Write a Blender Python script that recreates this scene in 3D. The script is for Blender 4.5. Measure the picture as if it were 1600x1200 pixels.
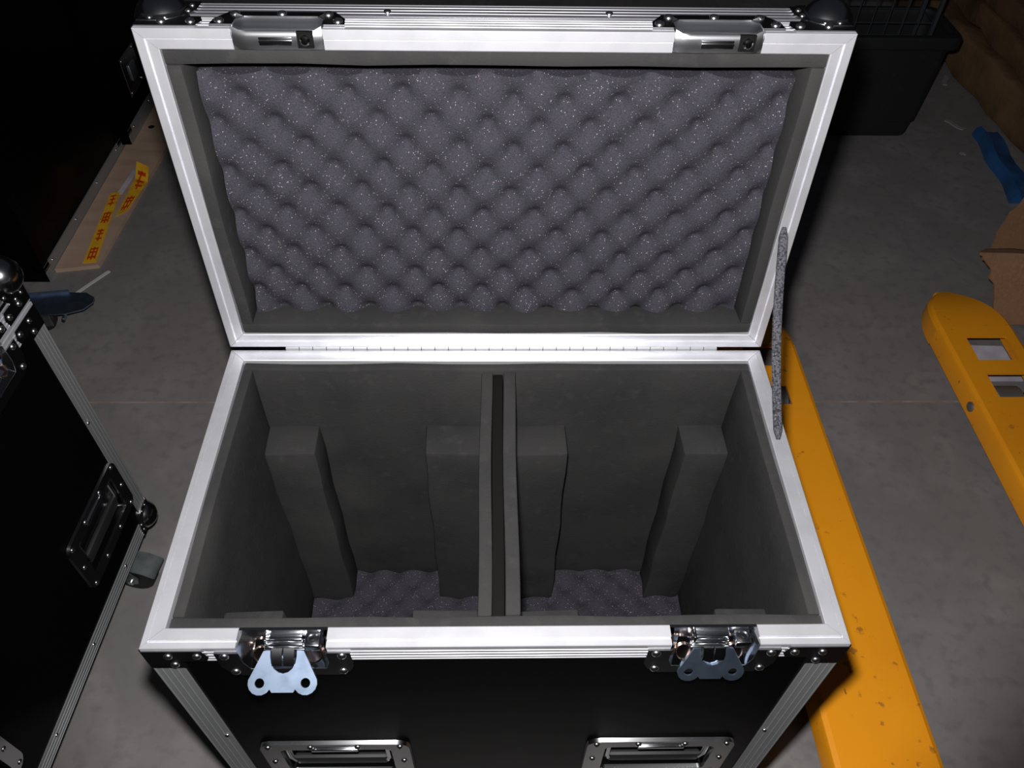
import bpy, bmesh, math, random
from mathutils import Matrix, Vector
random.seed(7)
for o in list(bpy.data.objects):
    bpy.data.objects.remove(o)
S = bpy.context.scene
C = S.collection
PI = math.pi

# ------------------------------------------------------------------ camera
CAM = Vector((-0.00196, -0.31716, 1.3719))
pitch, yaw, roll = (math.radians(a) for a in (47.854, -1.730, 1.2456))
fwd = Vector((-math.sin(yaw) * math.cos(pitch), math.cos(yaw) * math.cos(pitch), -math.sin(pitch)))
rt0 = Vector((math.cos(yaw), math.sin(yaw), 0))
up0 = rt0.cross(fwd)
rt = rt0 * math.cos(roll) + up0 * math.sin(roll)
up = -rt0 * math.sin(roll) + up0 * math.cos(roll)
cd = bpy.data.cameras.new('camera')
cd.sensor_width = 36
cd.lens = 1250.64 * 36 / 1600
cd.clip_start = 0.02
cam = bpy.data.objects.new('camera', cd)
cam.matrix_world = Matrix(((rt.x, up.x, -fwd.x, CAM.x), (rt.y, up.y, -fwd.y, CAM.y), (rt.z, up.z, -fwd.z, CAM.z), (0, 0, 0, 1)))
C.objects.link(cam)
S.camera = cam

# ------------------------------------------------------------------ light: dim hall + the camera's flash
w = bpy.data.worlds.new('hall')
S.world = w
w.use_nodes = True
w.node_tree.nodes['Background'].inputs[0].default_value = (0.75, 0.8, 1.0, 1)
w.node_tree.nodes['Background'].inputs[1].default_value = 0.018
fl = bpy.data.lights.new('flash', 'SPOT')
fl.energy = 66
fl.spot_size = math.radians(86)
fl.spot_blend = 0.35
fl.shadow_soft_size = 0.014
fl.color = (1.0, 0.985, 0.98)
flo = bpy.data.objects.new('flash', fl)
flo.matrix_world = cam.matrix_world.copy()
flo.location = CAM + up * 0.060 - rt * 0.012 + fwd * 0.01
C.objects.link(flo)
S.view_settings.view_transform = 'Standard'
S.view_settings.look = 'None'
S.view_settings.gamma = 1
S.view_settings.exposure = 0.0
S.view_settings.use_curve_mapping = False

# ------------------------------------------------------------------ materials
M = {}
def mat(name, col, rough=0.5, metal=0.0, spec=0.5, noise=None, bump=None, coat=0):
    """noise: list of (scale, detail, lo, hi, colour) blended in order over the base; bump: (scale, strength, distance)"""
    m = bpy.data.materials.new(name)
    m.use_nodes = True
    nt = m.node_tree
    b = nt.nodes['Principled BSDF']
    b.inputs['Base Color'].default_value = (*col, 1)
    b.inputs['Roughness'].default_value = rough
    b.inputs['Metallic'].default_value = metal
    b.inputs['Specular IOR Level'].default_value = spec
    if coat:
        b.inputs['Coat Weight'].default_value = coat
    tc = nt.nodes.new('ShaderNodeTexCoord')
    prev = None
    for n in noise or []:
        sc, det, lo, hi, c2 = n[:5]
        t = nt.nodes.new('ShaderNodeTexNoise')
        t.inputs['Scale'].default_value = sc
        t.inputs['Detail'].default_value = det
        if len(n) > 5:
            mp = nt.nodes.new('ShaderNodeMapping')
            mp.inputs['Scale'].default_value = n[5]
            nt.links.new(tc.outputs['Object'], mp.inputs[0])
            nt.links.new(mp.outputs[0], t.inputs['Vector'])
        else:
            nt.links.new(tc.outputs['Object'], t.inputs['Vector'])
        r = nt.nodes.new('ShaderNodeMapRange')
        r.inputs[1].default_value = lo
        r.inputs[2].default_value = hi
        nt.links.new(t.outputs['Fac'], r.inputs[0])
        x = nt.nodes.new('ShaderNodeMix')
        x.data_type = 'RGBA'
        nt.links.new(r.outputs[0], x.inputs[0])
        if prev is None:
            x.inputs[6].default_value = (*col, 1)
        else:
            nt.links.new(prev, x.inputs[6])
        x.inputs[7].default_value = (*c2, 1)
        prev = x.outputs[2]
    if prev is not None:
        nt.links.new(prev, b.inputs['Base Color'])
    if bump:
        t = nt.nodes.new('ShaderNodeTexNoise')
        t.inputs['Scale'].default_value = bump[0]
        t.inputs['Detail'].default_value = 4
        nt.links.new(tc.outputs['Object'], t.inputs['Vector'])
        bp = nt.nodes.new('ShaderNodeBump')
        bp.inputs['Strength'].default_value = bump[1]
        bp.inputs['Distance'].default_value = bump[2]
        nt.links.new(t.outputs['Fac'], bp.inputs['Height'])
        nt.links.new(bp.outputs[0], b.inputs['Normal'])
    M[name] = m
    return m

mat('alu', (0.83, 0.83, 0.87), 0.40, 0.72, noise=[(30, 3, .45, .75, (0.74, 0.74, 0.78), (1, 1, 1))])
mat('alu_ribbed', (0.46, 0.455, 0.50), 0.36, 0.88)
mat('alu_dull', (0.42, 0.43, 0.44), 0.5, 0.7)
mat('chrome', (0.86, 0.87, 0.90), 0.13, 1.0)
mat('satin_chrome', (0.82, 0.83, 0.86), 0.30, 1.0)
mat('dark_chrome', (0.52, 0.525, 0.54), 0.20, 1.0)
mat('rivet', (0.80, 0.80, 0.82), 0.25, 1.0)
mat('zinc', (0.40, 0.50, 0.66), 0.42, 1.0, noise=[(70, 3, .4, .7, (0.29, 0.37, 0.50))])
mat('grey_zinc', (0.42, 0.46, 0.47), 0.35, 0.9, noise=[(60, 3, .4, .7, (0.28, 0.33, 0.33))])
mat('copper_zinc', (0.55, 0.42, 0.36), 0.16, 1.0)
mat('laminate', (0.0022, 0.0022, 0.0022), 0.22, 0, 0.04, bump=(900, .15, .0004))
mat('plywood_edge', (0.62, 0.45, 0.30), 0.8)
mat('foam', (0.036, 0.0352, 0.035), 1.0, 0, 0.05, noise=[(5, 3, .5, .72, (0.050, 0.049, 0.048)), (9, 4, .45, .7, (0.0285, 0.028, 0.0282)), (60, 3, .55, .8, (0.043, 0.0415, 0.041))], bump=(350, .35, .0012))
mat('foam_black', (0.008, 0.0076, 0.0074), 1.0, 0, 0.05, bump=(350, .3, .001))
mat('rubber', (0.012, 0.012, 0.012), 0.6)
mat('black_plastic', (0.016, 0.017, 0.018), 0.5, 0, 0.4, noise=[(40, 5, .62, .8, (0.03, 0.03, 0.029))], bump=(120, .2, .001))
mat('black_wire', (0.035, 0.038, 0.048), 0.5, 0.2)
mat('orange', (0.95, 0.36, 0.010), 0.42, 0, 0.45, noise=[
    (4, 5, .5, .75, (0.86, 0.31, 0.010)), (45, 6, .66, .72, (0.50, 0.19, 0.02)),
    (18, 5, .70, .735, (0.07, 0.045, 0.02), (2.4, 0.7, 1)), (60, 4, .70, .74, (0.98, 0.45, 0.06), (.3, 2, 1))], bump=(80, .06, .001))
mat('steel', (0.30, 0.31, 0.31), 0.5, 0.8)
mat('concrete', (0.222, 0.207, 0.202), 0.75, 0, 0.3, noise=[
    (1.3, 6, .4, .68, (0.184, 0.180, 0.173)), (7, 7, .48, .72, (0.262, 0.241, 0.240)),
    (38, 6, .50, .74, (0.176, 0.165, 0.168)), (4.5, 8, .64, .76, (0.160, 0.156, 0.150))], bump=(90, .12, .002))
mat('joint', (0.34, 0.29, 0.27), 0.85, noise=[(25, 3, .4, .6, (0.28, 0.19, 0.16))])
mat('cardboard', (0.30, 0.165, 0.095), 0.9, 0, 0.1, noise=[(6, 4, .4, .7, (0.24, 0.125, 0.07)), (140, 2, .4, .7, (0.32, 0.18, 0.105))], bump=(60, .2, .002))
mat('cardboard_edge', (0.42, 0.29, 0.20), 0.95)
mat('old_carton', (0.21, 0.125, 0.068), 0.95, 0, 0.05, noise=[(5, 6, .4, .7, (0.09, 0.055, 0.032)), (25, 5, .6, .75, (0.19, 0.115, 0.06))], bump=(18, .5, .01))
mat('board', (0.50, 0.35, 0.26), 0.85, noise=[(14, 5, .4, .7, (0.42, 0.29, 0.21), (.4, 2, 1))])
mat('tape_yellow', (0.92, 0.52, 0.03), 0.35, 0, 0.6, noise=[(35, 3, .45, .65, (0.74, 0.38, 0.02))])
mat('print_red', (0.62, 0.06, 0.01), 0.4)
mat('blue_plastic', (0.025, 0.11, 0.30), 0.5, noise=[(9, 4, .45, .7, (0.015, 0.045, 0.12))])
mat('white_plastic', (0.62, 0.62, 0.63), 0.5)
mat('paper', (0.62, 0.59, 0.68), 0.9, noise=[(18, 4, .4, .7, (0.45, 0.43, 0.50))])
mat('scrap', (0.30, 0.28, 0.28), 0.9)

def egg_material():
    m = bpy.data.materials.new('egg_foam')
    m.use_nodes = True
    nt = m.node_tree
    b = nt.nodes['Principled BSDF']
    b.inputs['Roughness'].default_value = 0.95
    b.inputs['Specular IOR Level'].default_value = 0.1
    tc = nt.nodes.new('ShaderNodeTexCoord')
    n = nt.nodes.new('ShaderNodeTexNoise')
    n.inputs['Scale'].default_value = 750
    n.inputs['Detail'].default_value = 4
    nt.links.new(tc.outputs['Object'], n.inputs['Vector'])
    mix = nt.nodes.new('ShaderNodeMix')
    mix.data_type = 'RGBA'
    mix.inputs[6].default_value = (0.027, 0.026, 0.0325, 1)
    mix.inputs[7].default_value = (0.056, 0.053, 0.066, 1)
    mr = nt.nodes.new('ShaderNodeMapRange')
    mr.inputs[1].default_value = .3
    mr.inputs[2].default_value = .72
    nt.links.new(n.outputs['Fac'], mr.inputs[0])
    nt.links.new(mr.outputs[0], mix.inputs[0])
    # glints of the foam's cell walls painted as colour: a few tiny bright cells
    v = nt.nodes.new('ShaderNodeTexVoronoi')
    v.inputs['Scale'].default_value = 800
    nt.links.new(tc.outputs['Object'], v.inputs['Vector'])
    sep = nt.nodes.new('ShaderNodeSeparateColor')
    nt.links.new(v.outputs['Color'], sep.inputs[0])
    gt = nt.nodes.new('ShaderNodeMapRange')
    gt.inputs[1].default_value = .945
    gt.inputs[2].default_value = 1.09
    nt.links.new(sep.outputs[0], gt.inputs[0])
    d = nt.nodes.new('ShaderNodeMath')
    d.operation = 'LESS_THAN'
    d.inputs[1].default_value = 0.42
    nt.links.new(v.outputs['Distance'], d.inputs[0])
    mu = nt.nodes.new('ShaderNodeMath')
    mu.operation = 'MULTIPLY'
    nt.links.new(gt.outputs[0], mu.inputs[0])
    nt.links.new(d.outputs[0], mu.inputs[1])
    tint = nt.nodes.new('ShaderNodeMix')
    tint.data_type = 'RGBA'
    tint.inputs[0].default_value = .75
    nt.links.new(v.outputs['Color'], tint.inputs[6])
    tint.inputs[7].default_value = (0.95, 0.92, 1, 1)
    mix2 = nt.nodes.new('ShaderNodeMix')
    mix2.data_type = 'RGBA'
    nt.links.new(mu.outputs[0], mix2.inputs[0])
    nt.links.new(mix.outputs[2], mix2.inputs[6])
    nt.links.new(tint.outputs[2], mix2.inputs[7])
    nt.links.new(mix2.outputs[2], b.inputs['Base Color'])
    bp = nt.nodes.new('ShaderNodeBump')
    bp.inputs['Strength'].default_value = .5
    bp.inputs['Distance'].default_value = .002
    nt.links.new(n.outputs['Fac'], bp.inputs['Height'])
    nt.links.new(bp.outputs[0], b.inputs['Normal'])
    M['egg_foam'] = m
egg_material()

def strap_material():
    m = mat('strap', (0.085, 0.085, 0.098), 0.9, 0, .2, noise=[(420, 2, .45, .62, (0.022, 0.022, 0.026)), (700, 2, .66, .74, (0.3, 0.3, 0.33))], bump=(500, .5, .001))
strap_material()

# ------------------------------------------------------------------ mesh helpers
class MB:
    def __init__(self):
        self.v = []
        self.f = []
    def add(self, vs, fs, mtx=None):
        n = len(self.v)
        self.v += [tuple(mtx @ Vector(p)) if mtx else tuple(p) for p in vs]
        self.f += [tuple(i + n for i in f) for f in fs]
        return self
    def box(self, x0, x1, y0, y1, z0, z1, mtx=None, b=0):
        x0, x1 = min(x0, x1), max(x0, x1); y0, y1 = min(y0, y1), max(y0, y1); z0, z1 = min(z0, z1), max(z0, z1)
        if b:
            bm = bmesh.new()
            bmesh.ops.create_cube(bm, size=1)
            for vv in bm.verts:
                vv.co = Vector(((x0 + x1) / 2 + vv.co.x * (x1 - x0), (y0 + y1) / 2 + vv.co.y * (y1 - y0), (z0 + z1) / 2 + vv.co.z * (z1 - z0)))
            bmesh.ops.bevel(bm, geom=bm.edges[:], offset=b, segments=2, affect='EDGES', profile=.5)
            bm.verts.index_update()
            self.add([vv.co[:] for vv in bm.verts], [[vv.index for vv in f.verts] for f in bm.faces], mtx)
            bm.free()
            return self
        vs = [(x0, y0, z0), (x1, y0, z0), (x1, y1, z0), (x0, y1, z0), (x0, y0, z1), (x1, y0, z1), (x1, y1, z1), (x0, y1, z1)]
        return self.add(vs, [(0, 3, 2, 1), (4, 5, 6, 7), (0, 1, 5, 4), (1, 2, 6, 5), (2, 3, 7, 6), (3, 0, 4, 7)], mtx)
    def prism(self, poly, z0, z1, mtx=None):
        n = len(poly)
        vs = [(p[0], p[1], z0) for p in poly] + [(p[0], p[1], z1) for p in poly]
        fs = [tuple(reversed(range(n))), tuple(range(n, 2 * n))] + [(i, (i + 1) % n, n + (i + 1) % n, n + i) for i in range(n)]
        return self.add(vs, fs, mtx)
    def loft(self, loops, cap=True, closed=True, mtx=None):
        n = len(loops[0])
        vs = [p for l in loops for p in l]
        fs = []
        for k in range(len(loops) - 1):
            for i in range(n if closed else n - 1):
                j = (i + 1) % n
                fs.append((k * n + i, k * n + j, (k + 1) * n + j, (k + 1) * n + i))
        if cap:
            fs.append(tuple(reversed(range(n))))
            fs.append(tuple((len(loops) - 1) * n + i for i in range(n)))
        return self.add(vs, fs, mtx)
    def lathe(self, prof, seg=16, mtx=None):
        loops = [[(r * math.cos(2 * PI * i / seg), r * math.sin(2 * PI * i / seg), z) for i in range(seg)] for r, z in prof]
        return self.loft(loops, True, True, mtx)
    def cyl(self, a, b, r, seg=14):
        a, b = Vector(a), Vector(b)
        d = b - a
        q = d.to_track_quat('Z', 'Y').to_matrix().to_4x4()
        return self.lathe([(r, 0), (r, d.length)], seg, Matrix.Translation(a) @ q)
    def tube(self, pts, r, seg=10):
        pts = [Vector(p) for p in pts]
        loops = []
        ref = None
        for i, p in enumerate(pts):
            t = (pts[min(i + 1, len(pts) - 1)] - pts[max(i - 1, 0)]).normalized()
            if ref is None:
                ref = t.orthogonal().normalized()
            ref = (ref - t * ref.dot(t)).normalized()
            s = t.cross(ref)
            loops.append([tuple(p + ref * r * math.cos(2 * PI * k / seg) + s * r * math.sin(2 * PI * k / seg)) for k in range(seg)])
        return self.loft(loops)
    def mesh(self, name, smooth=35):
        me = bpy.data.meshes.new(name)
        me.from_pydata(self.v, [], self.f)
        bm = bmesh.new()
        bm.from_mesh(me)
        bmesh.ops.recalc_face_normals(bm, faces=bm.faces[:])
        bm.to_mesh(me)
        bm.free()
        if smooth:
            for p in me.polygons:
                p.use_smooth = True
            me.set_sharp_from_angle(angle=math.radians(smooth))
        return me
    def build(self, name, material, parent=None, mtx=None, smooth=35):
        return link(name, self.mesh(name, smooth), material, parent, mtx)

def link(name, me, material=None, parent=None, mtx=None):
    if material and not me.materials:
        me.materials.append(M[material])
    o = bpy.data.objects.new(name, me)
    C.objects.link(o)
    if parent:
        o.parent = parent
    if mtx is not None:
        o.matrix_local = mtx
    return o

def tag(o, label, cat, group=None):
    o['label'] = label
    o['category'] = cat
    if group:
        o['group'] = group
    return o

def thing(name, label, cat, loc, rz=0, group=None):
    o = bpy.data.objects.new(name, None)
    o.empty_display_size = .05
    C.objects.link(o)
    o.location = loc
    o.rotation_euler = (0, 0, rz)
    return tag(o, label, cat, group)

def struct(o):
    o['kind'] = 'structure'
    return o

def rrect(x0, x1, y0, y1, r, n=4):
    out = []
    for cx, cy, a0 in ((x1 - r, y1 - r, 0), (x0 + r, y1 - r, 90), (x0 + r, y0 + r, 180), (x1 - r, y0 + r, 270)):
        for k in range(n + 1):
            a = math.radians(a0 + 90 * k / n)
            out.append((cx + r * math.cos(a), cy + r * math.sin(a)))
    return out

T = Matrix.Translation
def R(deg, ax):
    return Matrix.Rotation(math.radians(deg), 4, ax)
I4 = Matrix.Identity(4)
# frame whose local X/Y lie in the front face (x right, z up) and whose local Z points out of it (-y)
FRONT = Matrix(((1, 0, 0, 0), (0, 0, -1, 0), (0, 1, 0, 0), (0, 0, 0, 1)))
def face_frame(n):
    """frame with Z along n"""
    return Vector(n).to_track_quat('Z', 'Y').to_matrix().to_4x4()

# rivet: a low dome with a flat rim, Z out
riv = MB().lathe([(.0046, -.0004), (.0046, .0004), (.0040, .0014), (.0030, .0022), (.0016, .0027), (.0012, .0023), (.0003, .0022)], 14).mesh('rivet', 40)
riv.materials.append(M['rivet'])
def rivet(parent, p, n, s=1.0):
    return link('rivet', riv, None, parent, T(p) @ face_frame(n) @ Matrix.Scale(s, 4))

# ------------------------------------------------------------------ flight case
W, D, LH = 0.66, 0.3845, 0.064          # width, depth, lid height
RW = 0.029                               # rail leg width

def leg_profile(wd, base=.0012, rib=.0005, n=4):
    """open list (t along leg, h out) of a strip's outer surface: flat with narrow raised ridges"""
    out = [(0, base + rib), (.0012, base + rib), (.0016, base)]
    for k in range(1, n):
        t = wd * k / n
        out += [(t - .0006, base), (t - .0003, base + rib), (t + .0003, base + rib), (t + .0006, base)]
    out += [(wd - .0014, base), (wd - .0010, base + rib), (wd, base + rib)]
    return out

def angle_rail(name, parent, a, b, n1, n2, mtx=I4, material='alu_ribbed', wd=RW, cut=0.0):
    """L-shaped ribbed edge rail from a to b; n1 and n2 are the outward normals of the two faces that meet there"""
    a, b, n1, n2 = Vector(a), Vector(b), Vector(n1), Vector(n2)
    d = (b - a).normalized()
    a = a + d * cut
    b = b - d * cut
    prof = []
    lp = leg_profile(wd)
    th = .0017
    # leg on face 1 runs away from the edge along -n2
    for t, h in reversed(lp):
        prof.append((-n2) * t + n1 * (h - th))
    prof.append(n1 * 0 + n2 * 0)
    for t, h in lp[1:]:
        prof.append((-n1) * t + n2 * (h - th))
    inner = [(-n1) * wd + n2 * (-.003), (-n1) * .003 + n2 * (-.003), (-n2) * wd + n1 * (-.003)]
    loop = prof + inner
    m = MB()
    m.loft([[tuple(a + p) for p in loop], [tuple(b + p) for p in loop]])
    return m.build(name, material, parent, mtx, smooth=20)

def rim_profile(kind):
    """closed loop of (s inward from the outer face, t away from the mating plane into the case's wall)"""
    out = []
    lp = leg_profile(.024, 0, .0005, 4)
    for t, h in reversed(lp):
        out.append((.0005 - h, .004 + t))
    if kind == 'base':
        out += [(.0, .0012), (.0008, .0004), (.0058, .0004), (.0062, .0022), (.0070, .0022), (.0075, -.0012), (.0185, -.0012), (.0195, -.0002)]
    else:
        out += [(.0, .0008), (.0008, .0), (.0085, .0), (.0089, .0022), (.0098, .0022), (.0102, .0014), (.0185, .0014), (.0195, .0022)]
    out += [(.0195, .013), (.0035, .013), (.0035, .028)]
    return out

def rim_segment(parent, side, u0, u1, kind, mtx):
    """side in front/back/left/right; u0/u1 = None for a mitred end, else a position along the side. t grows downwards for the base and upwards for the lid"""
    pr = rim_profile(kind)
    sg = -1 if kind == 'base' else 1
    loops = []
    hw = W / 2
    for e, u in ((0, u0), (1, u1)):
        l = []
        for s, t in pr:
            g = .0003
            if side in ('front', 'back'):
                x = u if u is not None else ((-hw + s + g) if e == 0 else (hw - s - g))
                y = s if side == 'front' else D - s
            else:
                y = u if u is not None else ((s + g) if e == 0 else (D - s - g))
                x = -hw + s if side == 'left' else hw - s
            l.append((x, y, sg * t))
        loops.append(l)
    MB().loft(loops).build('rim_rail', 'alu', parent, mtx, smooth=20)

def panel(parent, name, x0, x1, z0, z1, y0, y1, holes, frame, material='laminate'):
    """a board in the xz plane with rectangular holes; frame maps it into the case"""
    xs = sorted({x0, x1, *[h[0] for h in holes], *[h[1] for h in holes]})
    zs = sorted({z0, z1, *[h[2] for h in holes], *[h[3] for h in holes]})
    m = MB()
    def solid(i, k):
        if not (0 <= i < len(xs) - 1 and 0 <= k < len(zs) - 1):
            return False
        cx, cz = (xs[i] + xs[i + 1]) / 2, (zs[k] + zs[k + 1]) / 2
        return not any(h[0] < cx < h[1] and h[2] < cz < h[3] for h in holes)
    idx = {}
    def vid(i, k, y):
        key = (i, k, y)
        if key not in idx:
            idx[key] = len(m.v)
            m.v.append((xs[i], y, zs[k]))
        return idx[key]
    for i in range(len(xs) - 1):
        for k in range(len(zs) - 1):
            if not solid(i, k):
                continue
            q = [(i, k), (i + 1, k), (i + 1, k + 1), (i, k + 1)]
            m.f.append(tuple(vid(*c, y0) for c in q))
            m.f.append(tuple(vid(*c, y1) for c in reversed(q)))
            for (c0, c1, ni, nk) in ((q[0], q[1], i, k - 1), (q[1], q[2], i + 1, k), (q[2], q[3], i, k + 1), (q[3], q[0], i - 1, k)):
                if not solid(ni, nk):
                    m.f.append((vid(*c0, y0), vid(*c0, y1), vid(*c1, y1), vid(*c1, y0)))
    return m.build(name, material, parent, frame, smooth=0)

def ball_corner(parent, p, nx, ny, nz, mtx=I4):
    """black chromed ball corner: p = the case corner, n* = outward signs along x, y, z"""
    p = Vector(p)
    m = MB()
    c = p - Vector((nx, ny, nz)) * .0125
    r = .0270
    m.lathe([(r * math.sin(PI * k / 12) + 1e-5, r * -math.cos(PI * k / 12)) for k in range(13)], 20, T(c))
    L = .048
    poly = [(0, 0), (L, 0), (L, .022), (.042, .032), (.032, .042), (.022, L), (0, L)]
    ax = [Vector((-nx, 0, 0)), Vector((0, -ny, 0)), Vector((0, 0, -nz))]
    out = [Vector((nx, 0, 0)), Vector((0, ny, 0)), Vector((0, 0, nz))]
    for i, j, k in ((0, 1, 2), (1, 2, 0), (2, 0, 1)):
        f = Matrix((tuple(ax[i]) + (0,), tuple(ax[j]) + (0,), tuple(out[k]) + (0,), (0, 0, 0, 1))).transposed()
        f.translation = p
        m.prism(poly, -.002, .0016, f)
    b = m.build('ball_corner', 'dark_chrome', parent, mtx)
    for i, j, k in ((0, 1, 2), (1, 2, 0), (2, 0, 1)):
        for a, e in ((.041, .010), (.010, .041), (.041, .024), (.024, .041)):
            rivet(b, p + ax[i] * a + ax[j] * e + out[k] * .0016, out[k], .60)
    return b

BUTTERFLY = []
def butterfly_poly():
    """zinc wing plate: narrow shoulders with a half-round notch above, two round ears below; x right, y up, origin on the hinge line"""
    pts = []
    for k in range(9):                                    # notch
        a = PI * (k / 8)
        pts.append((-.0125 * math.cos(a), -.006 - .0155 * math.sin(a)))
    pts += [(.0125, 0), (.019, -.001), (.0215, -.006)]
    for k in range(9):                                    # right ear
        a = math.radians(40 - 190 * k / 8)
        pts.append((.0215 + .0110 * math.cos(a), -.0300 + .0110 * math.sin(a)))
    pts += [(.010, -.0385), (-.010, -.0385)]
    for k in range(9):
        a = math.radians(-30 - 190 * k / 8)
        pts.append((-.0215 + .0110 * math.cos(a), -.0300 + .0110 * math.sin(a)))
    pts += [(-.0215, -.006), (-.019, -.001), (-.0125, 0)]
    return pts

def butterfly_mesh():
    """extruded plate with the two ear holes cut right through (triangulated with the holes as inner loops)"""
    outer = butterfly_poly()
    holes = [[(sx * .0215 + .0046 * math.cos(2 * PI * k / 14), -.0300 + .0046 * math.sin(2 * PI * k / 14)) for k in range(14)] for sx in (-1, 1)]
    bm = bmesh.new()
    edges = []
    for loop in [outer] + holes:
        vs = [bm.verts.new((p[0], p[1], 0)) for p in loop]
        edges += [bm.edges.new((vs[i], vs[(i + 1) % len(vs)])) for i in range(len(vs))]
    bmesh.ops.triangle_fill(bm, use_beauty=True, use_dissolve=False, edges=edges)
    ext = bmesh.ops.extrude_face_region(bm, geom=bm.faces[:])
    for g in ext['geom']:
        if isinstance(g, bmesh.types.BMVert):
            g.co.z += .0022
    bmesh.ops.recalc_face_normals(bm, faces=bm.faces[:])
    me = bpy.data.meshes.new('butterfly_plate')
    bm.to_mesh(me)
    bm.free()
    me.materials.append(M['zinc'])
    return me
bfly = butterfly_mesh()

def latch_base(parent, cx, open_tilt, mtx, zr=0.0):
    """recessed butterfly latch dish let into the front edge of the base; rim plane at z = zr"""
    F = mtx @ T((cx, 0, zr))
    # flange: a U-shaped plate on the front face around the recess
    hw, hr = .0630, .0405
    zb = -.0585
    outer = [(-hw, -.009), (-hw, -.038), (-.058, -.050), (-.047, zb), (.047, zb), (.058, -.050), (hw, -.038), (hw, -.009)]
    poly = outer + [(hr, -.009), (hr, -.030), (.036, -.0435), (-.036, -.0435), (-hr, -.030), (-hr, -.009)]
    m = MB().prism(poly, -.001, .0018, FRONT)
    dish = m.build('latch_dish', 'dark_chrome', parent, F, smooth=25)
    for x, z in ((-.0545, -.0150), (.0545, -.0150), (-.0515, -.0490), (.0515, -.0490)):
        rivet(dish, (x, -.0018, z), (0, -1, 0))
    # recess: slanted cheeks, a floor sloping outwards and an upright back
    y1 = .0175
    B = lambda x, z: (x, y1, z)
    A = lambda x, z: (x, -.0012, z)
    ring_o = [A(-.0405, .0), A(-.0405, -.030), A(-.036, -.0435), A(.036, -.0435), A(.0405, -.030), A(.0405, .0)]
    ring_i = [B(-.037, .0), B(-.033, -.018), B(-.030, -.021), B(.030, -.021), B(.033, -.018), B(.037, .0)]
    n = 6
    m = MB()
    m.add(ring_o + ring_i, [(i, i + 1, n + i + 1, n + i) for i in range(n - 1)] + [tuple(range(n, 2 * n))])
    m.box(-.041, .041, y1 - .001, y1 + .0018, -.012, .0010)
    link('recess_tray', m.mesh('recess_tray', 25), 'chrome', dish)
    # mechanism in the recess
    k = MB()
    k.box(-.0185, .0165, .0115, .0172, -.0095, -.0070, b=.0008)
    k.box(-.0185, .0165, .0090, .0150, -.0150, -.0125, b=.0008)
    k.box(-.0200, .0180, .0060, .0130, -.0205, -.0180, b=.0008)
    k.box(-.0185, -.0160, .0080, .0172, -.0205, -.0030, b=.0006)
    link('latch_bar', k.mesh('latch_bar'), 'chrome', dish)
    h = MB()
    h.box(.0205, .0345, .0025, .0165, -.0150, -.0030, b=.0015)
    link('strike_block', h.mesh('strike_block'), 'dark_chrome', dish)
    h = MB().lathe([(.0060, -.002), (.0060, .0008), (.0046, .0012), (.0040, -.0012), (.0018, -.0012), (.0014, .0004), (.0002, .0005)], 18, T((.0275, .0095, -.0030)))
    link('strike_ring', h.mesh('strike_ring'), 'chrome', dish)
    for sx in (-1, 1):
        h = MB().lathe([(.0088, -.001), (.0088, .0010), (.0078, .0016), (.0068, .0006), (.0040, .0002), (.0003, .0001)], 20, T((sx * .0245, .0075, -.0318)) @ R(47, 'X'))
        link('pivot_bush', h.mesh('pivot_bush'), 'copper_zinc', dish)
    # hook tab showing through the notch of the wings, and the wings themselves
    tm = T((-.002 if cx < 0 else .003, .008, -.0225)) @ R(90 - open_tilt, 'X')
    for xa, xb in ((-.0105, -.001), (.0005, .0105)):
        h = MB()
        h.loft([[(x, -.0145, .0030), (x, -.006, .0060), (x, .002, .0045), (x, .002, .0020), (x, -.006, .0035), (x, -.0150, .0005)] for x in (xa, xb)])
        link('hook_tab', h.mesh('hook_tab'), 'dark_chrome', dish, tm)
    o = link('butterfly_plate', bfly, None, dish, tm)
    o['label'] = 'bluish zinc butterfly wing plate with two round holes'
    return dish

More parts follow.
